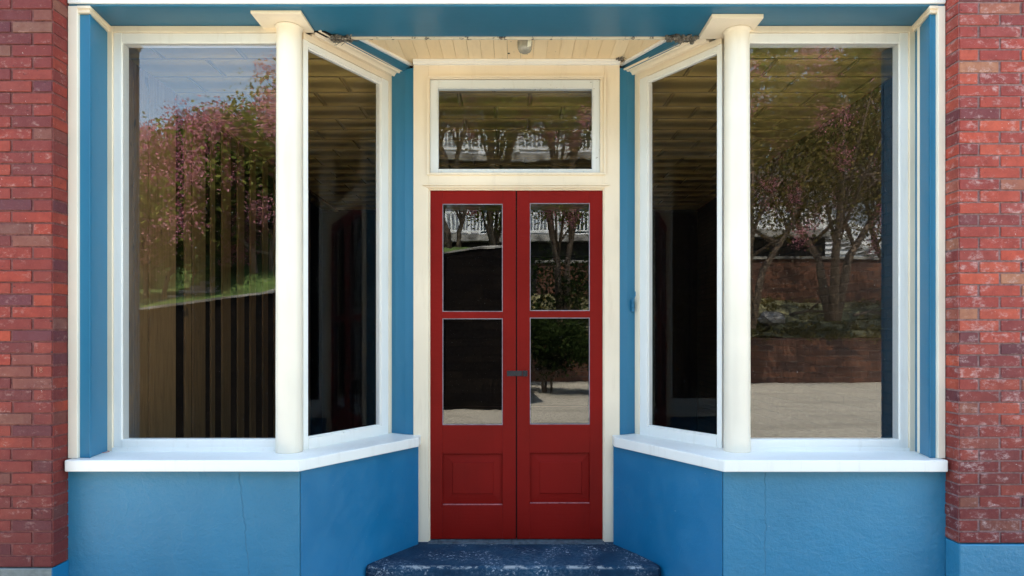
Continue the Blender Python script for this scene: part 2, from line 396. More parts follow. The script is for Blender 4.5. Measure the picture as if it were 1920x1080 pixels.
# scratched number on the left pier
mk = MB(); yy = (.967-1)*D-.0032
def PX(px, py, r): return U((px-962)*r, r, (629-py)*r)
def stroke(pts, w=.0009):
    mk.tube([(*PX(x, y, .967).xz, ) and (PX(x, y, .967).x, yy, PX(x, y, .967).z) for x, y in pts], w, 5)
stroke([(69.3, 688.5), (69.8, 698.5)])
stroke([(79.5, 690.2), (76.8, 689.4), (74.8, 691), (76.2, 693.4), (79.4, 695), (80.6, 697.2), (77.8, 698.2), (75, 696.35), (76.6, 693.8), (80.2, 692.3), (79.5, 690.2)])
mk.build('scratched_number', M['chalk'], pl_)
# nails and drips on the pier edge
for (px, py) in [(98, 660), (96.5, 602), (99, 902)]:
    ns = MB(); p = PX(px, py, .967); ns.tube([(p.x, yy+.004, p.z), (p.x, yy-.006, p.z)], .003, 6)
    ns.build('nail', M['black'], pl_)

# bulkheads (stucco base walls)
fl = MB(); fl.uprism([(-840, 1.0), (-400, 1.0), (-400, 1.09), (-840, 1.09)], -EYE*S, -252)
bl = fl.build('stucco_base_wall', M['stuccoL'], B, .006)
MB().uprism([(-399.2, 1.0008), (-217, 1.225), (-235, 1.26), (-399.2, 1.10)], -EYE*S, -252).build('angled_base_wall', M['stuccoP'], bl, .004)
fr = MB(); fr.uprism([(394, 1.0), (816, 1.0), (816, 1.09), (394, 1.09)], -EYE*S, -252)
br = fr.build('stucco_base_wall', M['stuccoR'], B, .006)
MB().uprism([(393.2, 1.0008), (393.2, 1.1), (250, 1.26), (230, 1.225)], -EYE*S, -252).build('angled_base_wall', M['stuccoP'], br, .004)

# sills
s_ = MB(); s_.uprism([(-829, .985), (-396, .985), (-213, 1.207), (-213, 1.234), (-292, 1.30), (-440, 1.12), (-829, 1.12)], -252, -230.5)
s_.build('window_sill', M['white'], B, .006)
s_ = MB(); s_.uprism([(804, .985), (804, 1.12), (440, 1.13), (294, 1.30), (229, 1.234), (229, 1.209), (390, .985)], -252.5, -230.5)
s_.build('window_sill', M['white'], B, .006)

# corner boards
MB().ubox(-833, -815, .9975, 1.05, -230, 616.8).build('corner_board', M['cream_col'], B, .003)
MB().ubox(795, 809, .9975, 1.05, -230, 616.8).build('corner_board', M['cream_col'], B, .003)

# blue side panels (front strip + receding face) and their top moulding
def side_panel(side):
    if side < 0:
        a, b, c, e = (-815, 1.003), (-796, 1.003), (-808, 1.064), (-830, 1.064)
        rib = [(-796.5, 1.0015), (-794.5, 1.0015), (-795, 1.006), (-797, 1.006)]
    else:
        a, b, c, e = (795, 1.003), (784, 1.003), (801, 1.064), (830, 1.064)
        rib = [(785, 1.0015), (783, 1.0015), (783.5, 1.006), (785.5, 1.006)]
    o = MB().uprism([a, b, c, e], -230.3, 604).build('side_panel', M['blue'], B, .003)
    m = MB().uprism(rib, -230.2, 603.5); m.build('panel_bead', M['blue'], o, .001)
    k = -1 if side < 0 else 1
    t = MB().uprism([(a[0], .9985), (b[0]-k*3, .9985), (c[0]-k*4, 1.064), (e[0], 1.064)], 604.5, 616.5)
    t.uprism([(a[0], .9965), (b[0]-k*5.5, .9965), (c[0]-k*7, 1.0635), (e[0], 1.0635)], 611, 616.7)
    t.build('top_moulding', M['cream'], o, .0025)
side_panel(-1); side_panel(1)

# front display windows
def front_window(name, xo, xc0, xw0, xg0, xg1, side, glass):
    # xc0 cream outer, xw0 white outer, xg0 glass edge on the brick side; xg1 hidden edge behind the column
    lo, hi = sorted((xw0, xg1)); gl, gh = sorted((xg0, xg1-(-side)*0+side*12))
    fr = MB()
    a, b = sorted((xw0, xg0)); fr.ubox(a, b, 1.064, 1.085, -231, 604)
    a, b = sorted((xg1, xg1+side*14)); fr.ubox(a, b, 1.064, 1.085, -231, 604)
    a, b = sorted((xg0, xg1+side*14))
    fr.ubox(a, b, 1.0645, 1.085, 584.5, 603.5); fr.ubox(a, b, 1.063, 1.085, -231, -208)
    w = fr.build('display_window', M['white'], B, .0035)
    # slimmer inner lip round the glass
    lip = MB().ring((a-1, b+1, -209, 585.5), (a+1.1, b-1.1, -206.5, 583.6), 1.0658, 1.0672)
    lip.build('glazing_lip', M['white'], w, .0012)
    lg = MB().ubox(min(xw0, xg1), max(xw0, xg1), 1.0605, 1.063, -231, -223.5); lg.build('lower_ledge', M['white'], w, .002)
    MB().ubox(a-2, b+2, 1.0676, 1.0684, -212, 588).build('glass_pane', glass, w)
    cs = MB(); c0, c1 = sorted((xc0, xw0)); cs.ubox(c0, c1, 1.0615, 1.085, -230.4, 616.5)
    h0, h1 = sorted((xw0, xg1)); cs.ubox(h0, h1, 1.0615, 1.085, 604, 616.5)
    cs.build('casing', M['cream'], w, .0025)
    return w
wl = front_window('display_window', 0, -809, -798, -781, -452+12, -1, M['glassL'])
wr = front_window('display_window', 0, 803, 789, 771.5, 455-12, 1, M['glassR'])

# angled display windows
def angled_window(A, Bp, side, glass, qx):
    a = U(A[0], A[1], 0); b = U(Bp[0], Bp[1], 0); d = (b-a); d.z = 0; Ln = d.length; d.normalize()
    n = Vector((d.y, -d.x, 0))
    if n.x*side > 0: n = -n                        # towards the porch
    P = lambda s: (a.x+d.x*s, a.y+d.y*s)
    zt = lambda z: EYE+z/S
    def brd(mb, s0, s1, o0, o1, z0, z1): mb.sweep([(o0, zt(z0)), (o1, zt(z0)), (o1, zt(z1)), (o0, zt(z1))], P(s0), P(s1), n)
    f = MB(); e = .057*1.0
    brd(f, -.035, 0, -.02, .030, -231, 598); brd(f, Ln, Ln+.068, -.02, .030, -231, 598)
    brd(f, 0, Ln, -.02, .028, 586, 597.5); brd(f, 0, Ln, -.02, .032, -231, -209)
    w = f.build('angled_display_window', M['white'], B, .0035)
    lip = MB(); brd(lip, -.001, .005, .002, .020, -209.5, 586.5); brd(lip, Ln-.006, Ln+.001, .002, .020, -209.5, 586.5)
    brd(lip, .005, Ln-.006, .002, .020, 583, 586.5); brd(lip, .005, Ln-.006, .002, .020, -209.5, -206)
    lip.build('glazing_lip', M['white'], w, .0012)
    g = MB(); brd(g, -.005, Ln+.005, -.002, .0015, -212, 589); g.build('glass_pane', glass, w)
    c = MB(); end = Ln+.068
    brd(c, end, end+.060, -.03, .034, -230.4, 611); brd(c, -.035, end, -.03, .034, 598, 611)
    c.build('casing', M['cream'], w, .0025)
    # crown moulding: stepped ogee leaning out over the porch
    pr = [(-.02, 611.3), (.0345, 611.3), (.0375, 613.2), (.046, 613.6), (.0475, 610.6), (.060, 610.4), (.064, 613.5), (.074, 616.35), (.086, 617.4), (.088, 615.0), (.103, 614.6), (.106, 617.6), (.116, 618.2), (.118, 617), (.127, 617.4), (.129, 620.5), (-.02, 620.5)]
    m = MB(); m.sweep([(o, zt(z)) for o, z in pr], P(.02 if side < 0 else .05), P(end+.064), n)
    m.build('crown_moulding', M['cream'], w, .0015)
    return dict(a=a, d=d, n=n, L=Ln, end=end, P=P)
GL = angled_window((-425, 1.088), (-314, 1.241), -1, M['glassA'], 0)
GR = angled_window((428.7, 1.105), (317.8, 1.234), 1, M['glassA'], 0)

# blue head beams and pilasters beside the door wall, white ceiling trim
bd = MB().uprism([(-360, 1.1025), (-242, 1.251), (-246, 1.275), (-300, 1.30), (-470, 1.13), (-470, 1.1025)], 621.3, 640)
bd.uprism([(-361, 1.1025), (-243.5, 1.2505), (-252, 1.258), (-376, 1.1025)], 617.5, 621.2)
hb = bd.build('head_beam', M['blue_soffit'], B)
MB().uprism([(-350, 1.1025), (-234, 1.2475), (-241.5, 1.2505), (-359, 1.1025)], 630.5, 636.6).build('ceiling_trim', M['white'], hb, .003)
bd = MB().uprism([(360, 1.1025), (470, 1.1025), (470, 1.13), (300, 1.30), (258, 1.275), (256.5, 1.2515)], 621.3, 640)
bd.uprism([(361, 1.1025), (376, 1.1025), (266, 1.258), (258, 1.2505)], 617.5, 621.2)
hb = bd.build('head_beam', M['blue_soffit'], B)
MB().uprism([(350, 1.1025), (359, 1.1025), (256, 1.2510), (248.5, 1.2475)], 630.5, 636.6).build('ceiling_trim', M['white'], hb, .003)
MB().uprism([(-294, 1.266), (-292, 1.262), (-252, 1.243), (-231.5, 1.2365), (-231.5, 1.27), (-294, 1.29)], -230.3, 621).build('blue_pilaster', M['blue'], B, .003)
p = MB().uprism([(247.5, 1.2365), (266, 1.243), (293, 1.257), (295, 1.262), (295, 1.29), (247.5, 1.27)], -230.3, 621).build('blue_pilaster', M['blue'], B, .003)
hk = MB(); q = PX(1186, 560, 1.248)
hk.box(q.x-.008, q.x+.008, q.y-.012, q.y+.01, q.z-.085, q.z-.005); hk.tube([(q.x-.002, q.y-.012, q.z-.03), (q.x-.002, q.y-.03, q.z-.015), (q.x+.012, q.y-.03, q.z+.02), (q.x+.016, q.y-.008, q.z+.045)], .004, 8)
hk.tube([(q.x-.006, q.y-.016, q.z-.07), (q.x-.006, q.y-.028, q.z-.055), (q.x-.006, q.y-.016, q.z-.04)], .004, 8)
hk.build('painted_latch', M['blue'], p, .002)

# columns with square capitals
def column(cx, cr, rb, rt, px0, px1, r0, r1, zc, sub):
    c = U(cx, cr, 0); m = MB()
    prof = [(rb, EYE-230.4/S), (rb, EYE-229/S), (rb*.985, EYE-150/S)]
    for k in range(1, 16): prof.append((rb+(rt-rb)*k/15, EYE+(-150+k/15*(zc+140))/S))
    prof += [(rt, EYE+(zc-5)/S), (rt+.003, EYE+(zc-2.5)/S), (rt+.008, EYE+(zc-.3)/S)]
    m.lathe(c.x, c.y, prof, 64); col = m.build('column', M['cream_col'], B)
    for pg in col.data.polygons: pg.use_smooth = len(pg.vertices) == 4
    cap = MB().ubox(px0, px1, r0, r1, zc, zc+sub); cap.build('capital', M['cream'], col, .002)
column(-445, 1.060, .0725, .0675, -498, -402, 1.011, 1.077, 611, 5.5)
column(447.5, 1.066, .0725, .0675, 381, 480, 1.022, 1.094, 608, 8.5)

# beam, fascia, soffit edge, porch ceiling
fx = MB().ubox(-833, 809, .9965, 1.02, 621, 700)
fas = fx.build('fascia_board', M['white'], B, .004)
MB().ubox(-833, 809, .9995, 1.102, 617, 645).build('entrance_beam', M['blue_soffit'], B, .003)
MB().ubox(-372, 385, 1.1022, 1.1085, 613.8, 636.8).build('peeling_edge_board', M['edge'], B, .002)
pc = MB(); xs = -395; 
while xs < 400:
    pc.ubox(xs+.25, xs+29.2, 1.1087, 1.2465, 637, 641); xs += 29.4
ceil = pc.build('porch_ceiling', M['plank'], B, .0012)
MB().ubox(-400, 410, 1.1, 1.26, 641.2, 645).build('ceiling_backing', M['dark'], ceil)
hole = MB(); q = PX(954, 100, 1.2); hole.lathe(U(-8*1.204, 1, 0).x, (1.204-1)*D, [(.007, EYE+636.4/S), (.007, EYE+637.5/S)], 12); hole.build('round_hole', M['dark'], ceil)

# broken plaster where the beam meets the crown mouldings
def debris(cxu, r0, r1, half, n, z, pocket):
    m = MB()
    for k in range(n):
        x = cxu+random.uniform(-half, half); r = random.uniform(r0, r1); c = U(x, r, z+random.uniform(-5, 2)); s = random.uniform(.004, .013)
        vs = []; 
        for i in range(12):
            t = random.uniform(0, 6.28); u = random.uniform(-1, 1); q = math.sqrt(1-u*u)
            vs.append(c+Vector((q*math.cos(t)*s*1.3, q*math.sin(t)*s*1.1, u*s*.8)))
        bm = bmesh.new(); [bm.verts.new(v) for v in vs]; bmesh.ops.convex_hull(bm, input=bm.verts)
        bm.verts.index_update(); used = [v for v in bm.verts if v.link_faces]; idx = {v: i for i, v in enumerate(used)}
        m.add([v.co for v in used], [tuple(idx[v] for v in f.verts) for f in bm.faces]); bm.free()
    for k in range(9):
        x = cxu+random.uniform(-half, half); r = random.uniform(r0, r1); c = U(x, r, z-1)
        m.tube([c, c+Vector((random.uniform(-.05, .05), random.uniform(-.02, .02), random.uniform(-.035, -.005))), c+Vector((random.uniform(-.08, .08), 0, random.uniform(-.02, .01)))], .0012, 5)
    o = m.build('crumbling_plaster', M['rot'], B)
    px = []
    for (x, r) in pocket: px.append((x+random.uniform(-2, 2), r+random.uniform(-.002, .002)))
    MB().uprism(px, 615.2, 616.8).build('rotten_gap_shade', M['dark'], o)  # near-black plate paints the shade inside the rotten gap
debris(-352, 1.090, 1.112, 24, 60, 615, [(-401, 1.079), (-380, 1.082), (-372, 1.09), (-358, 1.094), (-350, 1.1018), (-440, 1.1018), (-440, 1.079)])
debris(348, 1.092, 1.114, 32, 80, 615, [(385, 1.095), (378, 1.1018), (440, 1.1018), (440, 1.096)])

cw = MB()
for k in range(26):
    c = U(203*1.222+random.uniform(-9, 7), 1.222+random.uniform(-.006, .006), 636+random.uniform(-3, .5))
    cw.tube([c, c+Vector((random.uniform(-.03, .03), random.uniform(-.01, .01), random.uniform(-.02, .002)))], random.uniform(.0012, .004), 5)
cw.build('dirt_clump', M['rot'], ceil)  # clump of dirt and cobweb bits at the ceiling corner

# ------------------------------------------------------------------ door wall
RW = 1.235
dw = MB()
for (a, b) in ((-231, -196), (211, 247)): dw.ubox(a, b, RW, 1.27, -478.6, 636.5)
dw.ubox(-196, 211, RW, 1.27, 598, 636.5); dw.ubox(-196, 211, RW, 1.27, 340.5, 375.4)
dwall = dw.build('door_surround', M['cream'], B, .003)
tb = MB().ubox(-231, 247, 1.2285, 1.2348, 625, 636.8); tb.ubox(-231, 247, 1.2262, 1.2285, 630, 636.8); tb.build('ceiling_trim', M['white'], dwall, .003)
# drip strip above the door, stop beads round openings
db = MB().ubox(-209, 223, 1.2318, 1.2349, 347, 350.2); db.ubox(-202, 217, 1.2325, 1.2349, 343.2, 345.5); db.build('drip_strip', M['cream'], dwall, .0012)
sb = MB().ring((-200, 215, 371.5, 602), (-195, 210, 376.4, 597), 1.2318, 1.2349)
sb.ring((-196, 211, 375.4, 598), (-193.4, 202, 377, 595), 1.2362, 1.2400); sb.build('stop_bead', M['cream'], dwall, .0015)
dj = MB().ubox(-196, -192.8, 1.2385, 1.256, -478, 340.5); dj.ubox(208.8, 211, 1.2385, 1.256, -478, 340.5); dj.ubox(-192.8, 208.8, 1.2385, 1.256, 337.6, 340.5); dj.build('door_jamb', M['cream'], dwall, .0015)
# transom
t_ = MB().ring((-193.2, 202.3, 377.2, 594.8), (-174, 184, 387.5, 573.5), 1.2405, 1.252)
tw = t_.build('transom_window', M['white_old'], B, .003)
q0 = U(-176, 1.2465, 385); q1 = U(186, 1.2465, 575.5); tl = math.tan(math.radians(4.1)); hh = (q1.z-q0.z)
g = MB(); yb = q0.y+.006; yt = yb-tl*hh
g.add([(q0.x, yb, q0.z), (q1.x, yb, q0.z), (q1.x, yt, q1.z), (q0.x, yt, q1.z), (q0.x, yb+.003, q0.z), (q1.x, yb+.003, q0.z), (q1.x, yt+.003, q1.z), (q0.x, yt+.003, q1.z)],
      [(0, 1, 2, 3), (4, 7, 6, 5), (0, 4, 5, 1), (3, 2, 6, 7), (0, 3, 7, 4), (1, 5, 6, 2)])
g.build('glass_pane', M['glassT'], tw)

# doors
def door(x0, x1, gx0, gx1, tops, pan, inner, side):
    rf, rk = 1.2435, 1.253
    u = lambda px: (px-962)*1.2435
    v = lambda py: (629-py)*1.2435
    X0, X1, G0, G1 = u(x0), u(x1), u(gx0), u(gx1)
    zt, zb = v(357.5), v(1010.5)
    rows = [(v(tops[0]), v(tops[1])), (v(tops[2]), v(tops[3])), (v(pan[0]), v(pan[1]))]
    m = MB(); m.ubox(X0, G0, rf, rk, zb, zt); m.ubox(G1, X1, rf, rk, zb, zt)
    edges = [zt]+[e for r in rows for e in r]+[zb]
    for k in range(0, len(edges), 2): m.ubox(G0, G1, rf+.0003, rk, edges[k+1], edges[k])
    d = m.build('door', M['red'], B, .0016)
    bead = MB()
    for (a, b) in rows[:2]: bead.ring((G0, G1, b, a), (G0+1.6, G1-1.6, b+1.6, a-1.6), rf+.0012, rf+.004)
    bead.build('glazing_bead', M['bead'], d)
    for (a, b) in rows[:2]:
        MB().ubox(G0-.5, G1+.5, rf+.005, rf+.0057, b-.5, a+.5).build('glass_pane', M['glassD'], d)
    a, b = rows[2]
    P0, P1, Q0, Q1 = u(inner[0]), u(inner[1]), v(inner[2]), v(inner[3])
    pm = MB(); pm.ubox(G0-.5, G1+.5, rf+.006, rf+.009, b-.5, a+.5)
    A = [U(G0+2, rf+.006, b+2), U(G1-2, rf+.006, b+2), U(G1-2, rf+.006, a-2), U(G0+2, rf+.006, a-2)]
    C = [U(P0, rf+.0035, Q1), U(P1, rf+.0035, Q1), U(P1, rf+.0035, Q0), U(P0, rf+.0035, Q0)]
    E = [U(P0+1, rf+.0022, Q1+1), U(P1-1, rf+.0022, Q1+1), U(P1-1, rf+.0022, Q0-1), U(P0+1, rf+.0022, Q0-1)]
    fs = [(k, (k+1) % 4, 4+(k+1) % 4, 4+k) for k in range(4)]+[(4+k, 4+(k+1) % 4, 8+(k+1) % 4, 8+k) for k in range(4)]+[(8, 9, 10, 11), (3, 2, 1, 0)]
    pm.add(A+C+E, fs); pm.build('raised_panel', M['red'], d, .0008)
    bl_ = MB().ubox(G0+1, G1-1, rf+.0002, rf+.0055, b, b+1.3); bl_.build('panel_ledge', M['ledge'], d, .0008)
    return d
dl = door(803.5, 967.2, 829.5, 942.5, (382, 584.5, 597, 797), (850.5, 947), (848, 925, 867, 927), -1)
drr = door(969.4, 1130.5, 993.5, 1106, (380.5, 583, 595.5, 796), (849, 944), (1012, 1091, 866, 926), 1)
for k in (0,): 
    h = MB(); a = PX(950.5, 705.5, 1.2435); b = PX(989, 695.2, 1.2435); yy = a.y
    h.box(a.x, PX(979, 0, 1.2435).x, yy-.006, yy+.0, a.z+.001, b.z); h.box(PX(980, 0, 1.2435).x, b.x, yy-.012, yy+.0, a.z+.0, b.z+.001)
    h.tube([(PX(984, 0, 1.2435).x, yy-.012, a.z+.004), (PX(984, 0, 1.2435).x, yy-.026, a.z+.010), (PX(984, 0, 1.2435).x, yy-.026, b.z-.008), (PX(984, 0, 1.2435).x, yy-.012, b.z-.004)], .0035, 8)
    for px in (955, 960, 964): c = PX(px, 701, 1.2435); h.tube([(c.x, yy-.006, c.z), (c.x, yy-.009, c.z)], .0028, 8)
    h.build('hasp', M['black'], dl, .0015)
# near-black strip painting the shade of the gap between the door leaves
MB().ubox(7, 9.4, 1.2455, 1.2462, -470, 338).build('leaf_gap_shade', M['dark'], dl)
th = MB(); xs = -196
while xs < 208:
    w = random.uniform(14, 34); e = min(xs+w-.5, 211); th.ubox(xs, e, 1.2215+random.uniform(-.0015, .0015), 1.262, -478.7, -476.6+random.uniform(-.3, .3)); xs += w
th.build('threshold', M['thresh'], B, .002)

# ------------------------------------------------------------------ interior (seen through the glass)
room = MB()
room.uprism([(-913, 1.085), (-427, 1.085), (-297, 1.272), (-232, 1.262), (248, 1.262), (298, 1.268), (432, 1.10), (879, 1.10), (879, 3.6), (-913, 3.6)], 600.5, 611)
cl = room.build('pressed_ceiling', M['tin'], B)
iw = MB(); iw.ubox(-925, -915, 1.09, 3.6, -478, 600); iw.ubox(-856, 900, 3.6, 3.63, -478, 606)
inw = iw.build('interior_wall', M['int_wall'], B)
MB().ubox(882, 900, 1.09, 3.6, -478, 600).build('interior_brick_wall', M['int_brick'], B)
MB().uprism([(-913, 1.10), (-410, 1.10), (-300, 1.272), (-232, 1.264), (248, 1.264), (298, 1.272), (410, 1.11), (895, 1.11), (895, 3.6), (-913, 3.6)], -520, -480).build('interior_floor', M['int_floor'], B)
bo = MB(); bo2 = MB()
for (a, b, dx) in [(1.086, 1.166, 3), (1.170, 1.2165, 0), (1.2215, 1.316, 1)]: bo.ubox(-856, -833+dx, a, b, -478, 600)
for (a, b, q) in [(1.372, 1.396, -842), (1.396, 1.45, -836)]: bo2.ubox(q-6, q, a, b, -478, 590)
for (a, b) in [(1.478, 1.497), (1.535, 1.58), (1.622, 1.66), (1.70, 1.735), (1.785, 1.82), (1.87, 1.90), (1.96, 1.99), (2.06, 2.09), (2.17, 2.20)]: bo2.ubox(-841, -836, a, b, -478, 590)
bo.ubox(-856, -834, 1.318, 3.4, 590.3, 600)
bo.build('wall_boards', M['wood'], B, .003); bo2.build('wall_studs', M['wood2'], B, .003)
# partition walls inside the angled bay: right-hand side reveal
MB().ubox(878, 882, 1.09, 1.13, -478, 600).build('corner_board', M['wood'], B)
# plain deep cross wall with an opening
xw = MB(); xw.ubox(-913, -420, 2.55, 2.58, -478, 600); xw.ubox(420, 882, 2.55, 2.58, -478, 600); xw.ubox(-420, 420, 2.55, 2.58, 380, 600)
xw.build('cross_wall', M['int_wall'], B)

# shell that keeps the room dark
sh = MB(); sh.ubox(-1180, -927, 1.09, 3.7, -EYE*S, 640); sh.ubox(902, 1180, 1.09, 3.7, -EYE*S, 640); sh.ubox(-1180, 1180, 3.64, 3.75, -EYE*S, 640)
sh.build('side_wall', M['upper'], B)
up = MB(); up.ubox(-1180, 1180, 1.022, 3.75, 646, 1500); up.ubox(-1180, -834, .97, 1.021, 661, 1500); up.ubox(811, 1180, .973, 1.021, 661, 1500)
up.ubox(-833, 810, .999, 1.0215, 701, 1500)
uw = up.build('upper_wall', M['upper'], B)  # unseen upper wall, put in to block the sun, its height shapes the shadow
MB().ubox(-1190, 1190, .93, 3.78, 1500.5, 1525).build('parapet_cap', M['coping'], uw)

# ------------------------------------------------------------------ loose things at the shopfront
st = MB()
fy = (1.105-1)*D
st.uprism([(-228, 1.2600), (-228, 1.2300), (-302.5, 1.128), (-308, 1.117), (-306, 1.108), (-296, 1.104), (300, 1.104), (307, 1.107), (308, 1.115), (302, 1.128), (243, 1.2300), (243, 1.26)], -EYE*S+2, -478.8)
stp = st.build('doorstep', M['step'], None, .022)
for md in stp.modifiers: md.segments = 4
tag(stp, 'worn navy painted concrete step below the red double door', 'doorstep')
lt = empty('porch_light', U(22*1.128, 1.128, 636.5)); tag(lt, 'small round jar light screwed to the cream plank porch ceiling', 'light fixture')
def loc(o): o.location = (0, 0, 0); return o
MB().lathe(0, 0, [(.050, -.0005), (.052, -.010), (.046, -.022), (.040, -.030)], 32).build('socket', M['lampmetal'], lt, smooth=False)
jar = MB().lathe(0, 0, [(.036, -.028), (.043, -.036), (.0455, -.050), (.0445, -.056), (.0455, -.062), (.044, -.068), (.0445, -.074), (.041, -.088), (.034, -.101), (.022, -.108), (.008, -.110)], 32).build('glass_jar', M['bulb'], lt, smooth=True)
MB().add([(.018, -.047, -.040), (.040, -.034, -.046), (.036, -.036, -.085), (.014, -.045, -.092), (.018, -.044, -.040), (.038, -.030, -.046), (.034, -.032, -.085), (.014, -.041, -.092)], [(0, 1, 2, 3), (4, 7, 6, 5), (0, 4, 5, 1), (3, 2, 6, 7), (0, 3, 7, 4), (1, 5, 6, 2)]).build('paper_scrap', M['paper'], lt)
rg = MB(); c = PX(195, 847.5, 1.052); c.z = EYE-230.2/S+.0016; pts = [(c.x+.0215*math.cos(t)*(1+.12*math.sin(2*t)), c.y+.030*math.sin(t), c.z) for t in [k/28*2*math.pi for k in range(29)]]
rg.tube(pts, .0014, 6, cap=False); tag(rg.build('rubber_ring', M['pink'], None, smooth=True), 'thin faded red ring lying on the left end of the white sill', 'ring')

# ------------------------------------------------------------------ ground and street
tag(MB().box(-150, 150, -160, 150, -.35, -.30).build('ground', M['bank']), kind='structure')
tag(MB().box(-60, 60, -19.5, -2.6, -.29, 0).build('road', M['road']), kind='structure')
tag(MB().box(-60, 60, -2.59, (0.93-1)*D+.0, -.29, .06).build('sidewalk', M['walk'], None, .01), kind='structure')
tag(MB().box(-3.2, 3.2, (0.93-1)*D+.002, .95, -.29, .058).build('porch_floor', M['walk']), kind='structure')

# raised corner lot with dark retaining wall (behind the camera, mirrored in the left window)
wp = [(-16, -2.6), (-5.1, -4.56), (-3.4, -5.2), (-1.35, -7.75), (-.1, -7.9), (-.35, -11.2), (-.6, -15.5)]
wz = [1.30, 1.80, 2.10, 3.15, 3.30, 3.3, 3.3]
def poly_wall(name, pts, zs, th, mat, cap, capm, lab, cat):
    m = MB(); c = MB(); n = len(pts)
    nr = []
    for i in range(n):
        a = Vector(pts[max(0, i-1)]); b = Vector(pts[min(n-1, i+1)]); t = (b-a).normalized(); nr.append(Vector((t.y, -t.x)))
    for (mb, z0o, z1o, w0, w1, base) in ((m, None, 0, 0, th, True), (c, .002, cap, -.03, th+.03, False)):
        vs = []
        for i in range(n):
            p = Vector(pts[i]); 
            for (w, z) in ((w0, -.28 if base else zs[i]+.002), (w1, -.28 if base else zs[i]+.002), (w1, zs[i] if base else zs[i]+cap), (w0, zs[i] if base else zs[i]+cap)):
                q = p+nr[i]*w; vs.append((q.x, q.y, z))
        fs = [(0, 1, 2, 3), tuple(4*(n-1)+k for k in (3, 2, 1, 0))]
        for i in range(n-1):
            for k in range(4): fs.append((4*i+k, 4*i+4+k, 4*i+4+(k+1) % 4, 4*i+(k+1) % 4))
        mb.add(vs, fs)
    o = m.build(name, mat); c.build('coping', capm, o); tag(o, lab, cat); return o
poly_wall('retaining_wall', wp, wz, .35, M['darkwall'], .035, M['coping'], 'dark retaining wall with painted-in tree shade and pale coping holding up the corner lawn', 'wall')
# lawn mesh rising behind that wall
def height_l(x, y):
    # distance behind the wall polyline
    best = 1e9; z = 0
    for i in range(len(wp)-1):
        a = Vector(wp[i]); b = Vector(wp[i+1]); p = Vector((x, y)); t = max(0, min(1, (p-a).dot(b-a)/(b-a).length_squared)); q = a+(b-a)*t; dd = (p-q).length
        if dd < best: best = dd; z = wz[i]+(wz[i+1]-wz[i])*t
    return z-.04+min(best, 5)*.15+max(0,min(best-5, 9))*.04
def inside(x, y, poly):
    c = False; n = len(poly)
    for i in range(n):
        (x1, y1), (x2, y2) = poly[i], poly[(i+1) % n]
        if (y1 > y) != (y2 > y) and x < (x2-x1)*(y-y1)/(y2-y1)+x1: c = not c
    return c
lv = []; lf = []; idx = {}
NX, NY = 60, 60
for i in range(NX+1):
    for j in range(NY+1):
        t = i/NX; x = -16+t*15.2
        # front edge of lawn just inside the wall
        fyv = None
        for k in range(4):
            (xa, ya), (xb, yb2) = wp[k], wp[k+1]
            if xa <= x <= xb: fyv = ya+(yb2-ya)*(x-xa)/(xb-xa)
        yv = (fyv-.2)-(j/NY)*(18+fyv*.5)
        lv.append((x, yv, height_l(x, yv)+random.uniform(-.015, .015)))
for i in range(NX):
    for j in range(NY):
        a = i*(NY+1)+j; lf.append((a, a+1, a+NY+2, a+NY+1))
tag(MB().add(lv, lf).build('lawn', M['lawn'], None, smooth=True), kind='structure')

# garden steps climbing the lawn, seen mirrored in the left window
def refl(px, py, d):
    d *= .8; gy = .075*D
    return Vector(((px-962)/F*d, gy-(d-(gy+D)), EYE+(629-py)/F*d))
g0 = refl(330, 588, 12.4)
gs = empty('garden_steps', (g0.x, g0.y, 0)); tag(gs, 'flight of pale stone steps climbing the corner lawn beside a white handrail', 'steps')
m = MB()
for k in range(9):
    m.box(-.50+k*.03, .34+k*.03, -.30*k-.32, -.30*k, 1.0, 1.86+.10*(k+1))
m.build('tread', M['stone'], gs, .008)
m = MB(); zt_ = 1.86+.10*9; m.tube([(-.05, -2.3, zt_+.42), (.55, -2.35, zt_+.30)], .028, 8); m.tube([(-.05, -2.3, zt_-.2), (-.05, -2.3, zt_+.42)], .022, 8); m.tube([(.55, -2.35, zt_-.2), (.55, -2.35, zt_+.30)], .022, 8)
m.build('handrail', M['rail'], gs)

# low brick wall, bank, upper wall on the far right
lw_ = MB().prism([(-.3, -15.6), (9, -16.5), (34, -18.4), (34, -18.8), (9, -16.9), (-.3, -16.0)], -.28, 1.42)
o = lw_.build('low_brick_wall', M['lowwall']); tag(o, 'long low weathered orange brick wall along the far side of the road', 'wall')
bk = []; bf = []
for i in range(61):
    for j in range(13):
        x = -.8+i*.58; y = -15.95-.09*x-j*.50; bk.append((x, y, 1.38+j*.15+.10*math.sin(x*1.7+j)+random.uniform(-.06, .06)))
for i in range(60):
    for j in range(12):
        a = i*13+j; bf.append((a, a+1, a+14, a+13))
tag(MB().add(bk, bf).build('bank', M['bank'], None, smooth=True), kind='structure')
o = MB().box(1.0, 30, -22.3, -21.9, .5, 4.55).build('upper_brick_wall', M['lowwall']); tag(o, 'upper orange brick wall at the top of the scrubby bank below the white deck', 'wall')
MB().box(.95, 30.05, -22.35, -21.84, 4.553, 4.66).build('coping', M['coping'], o)

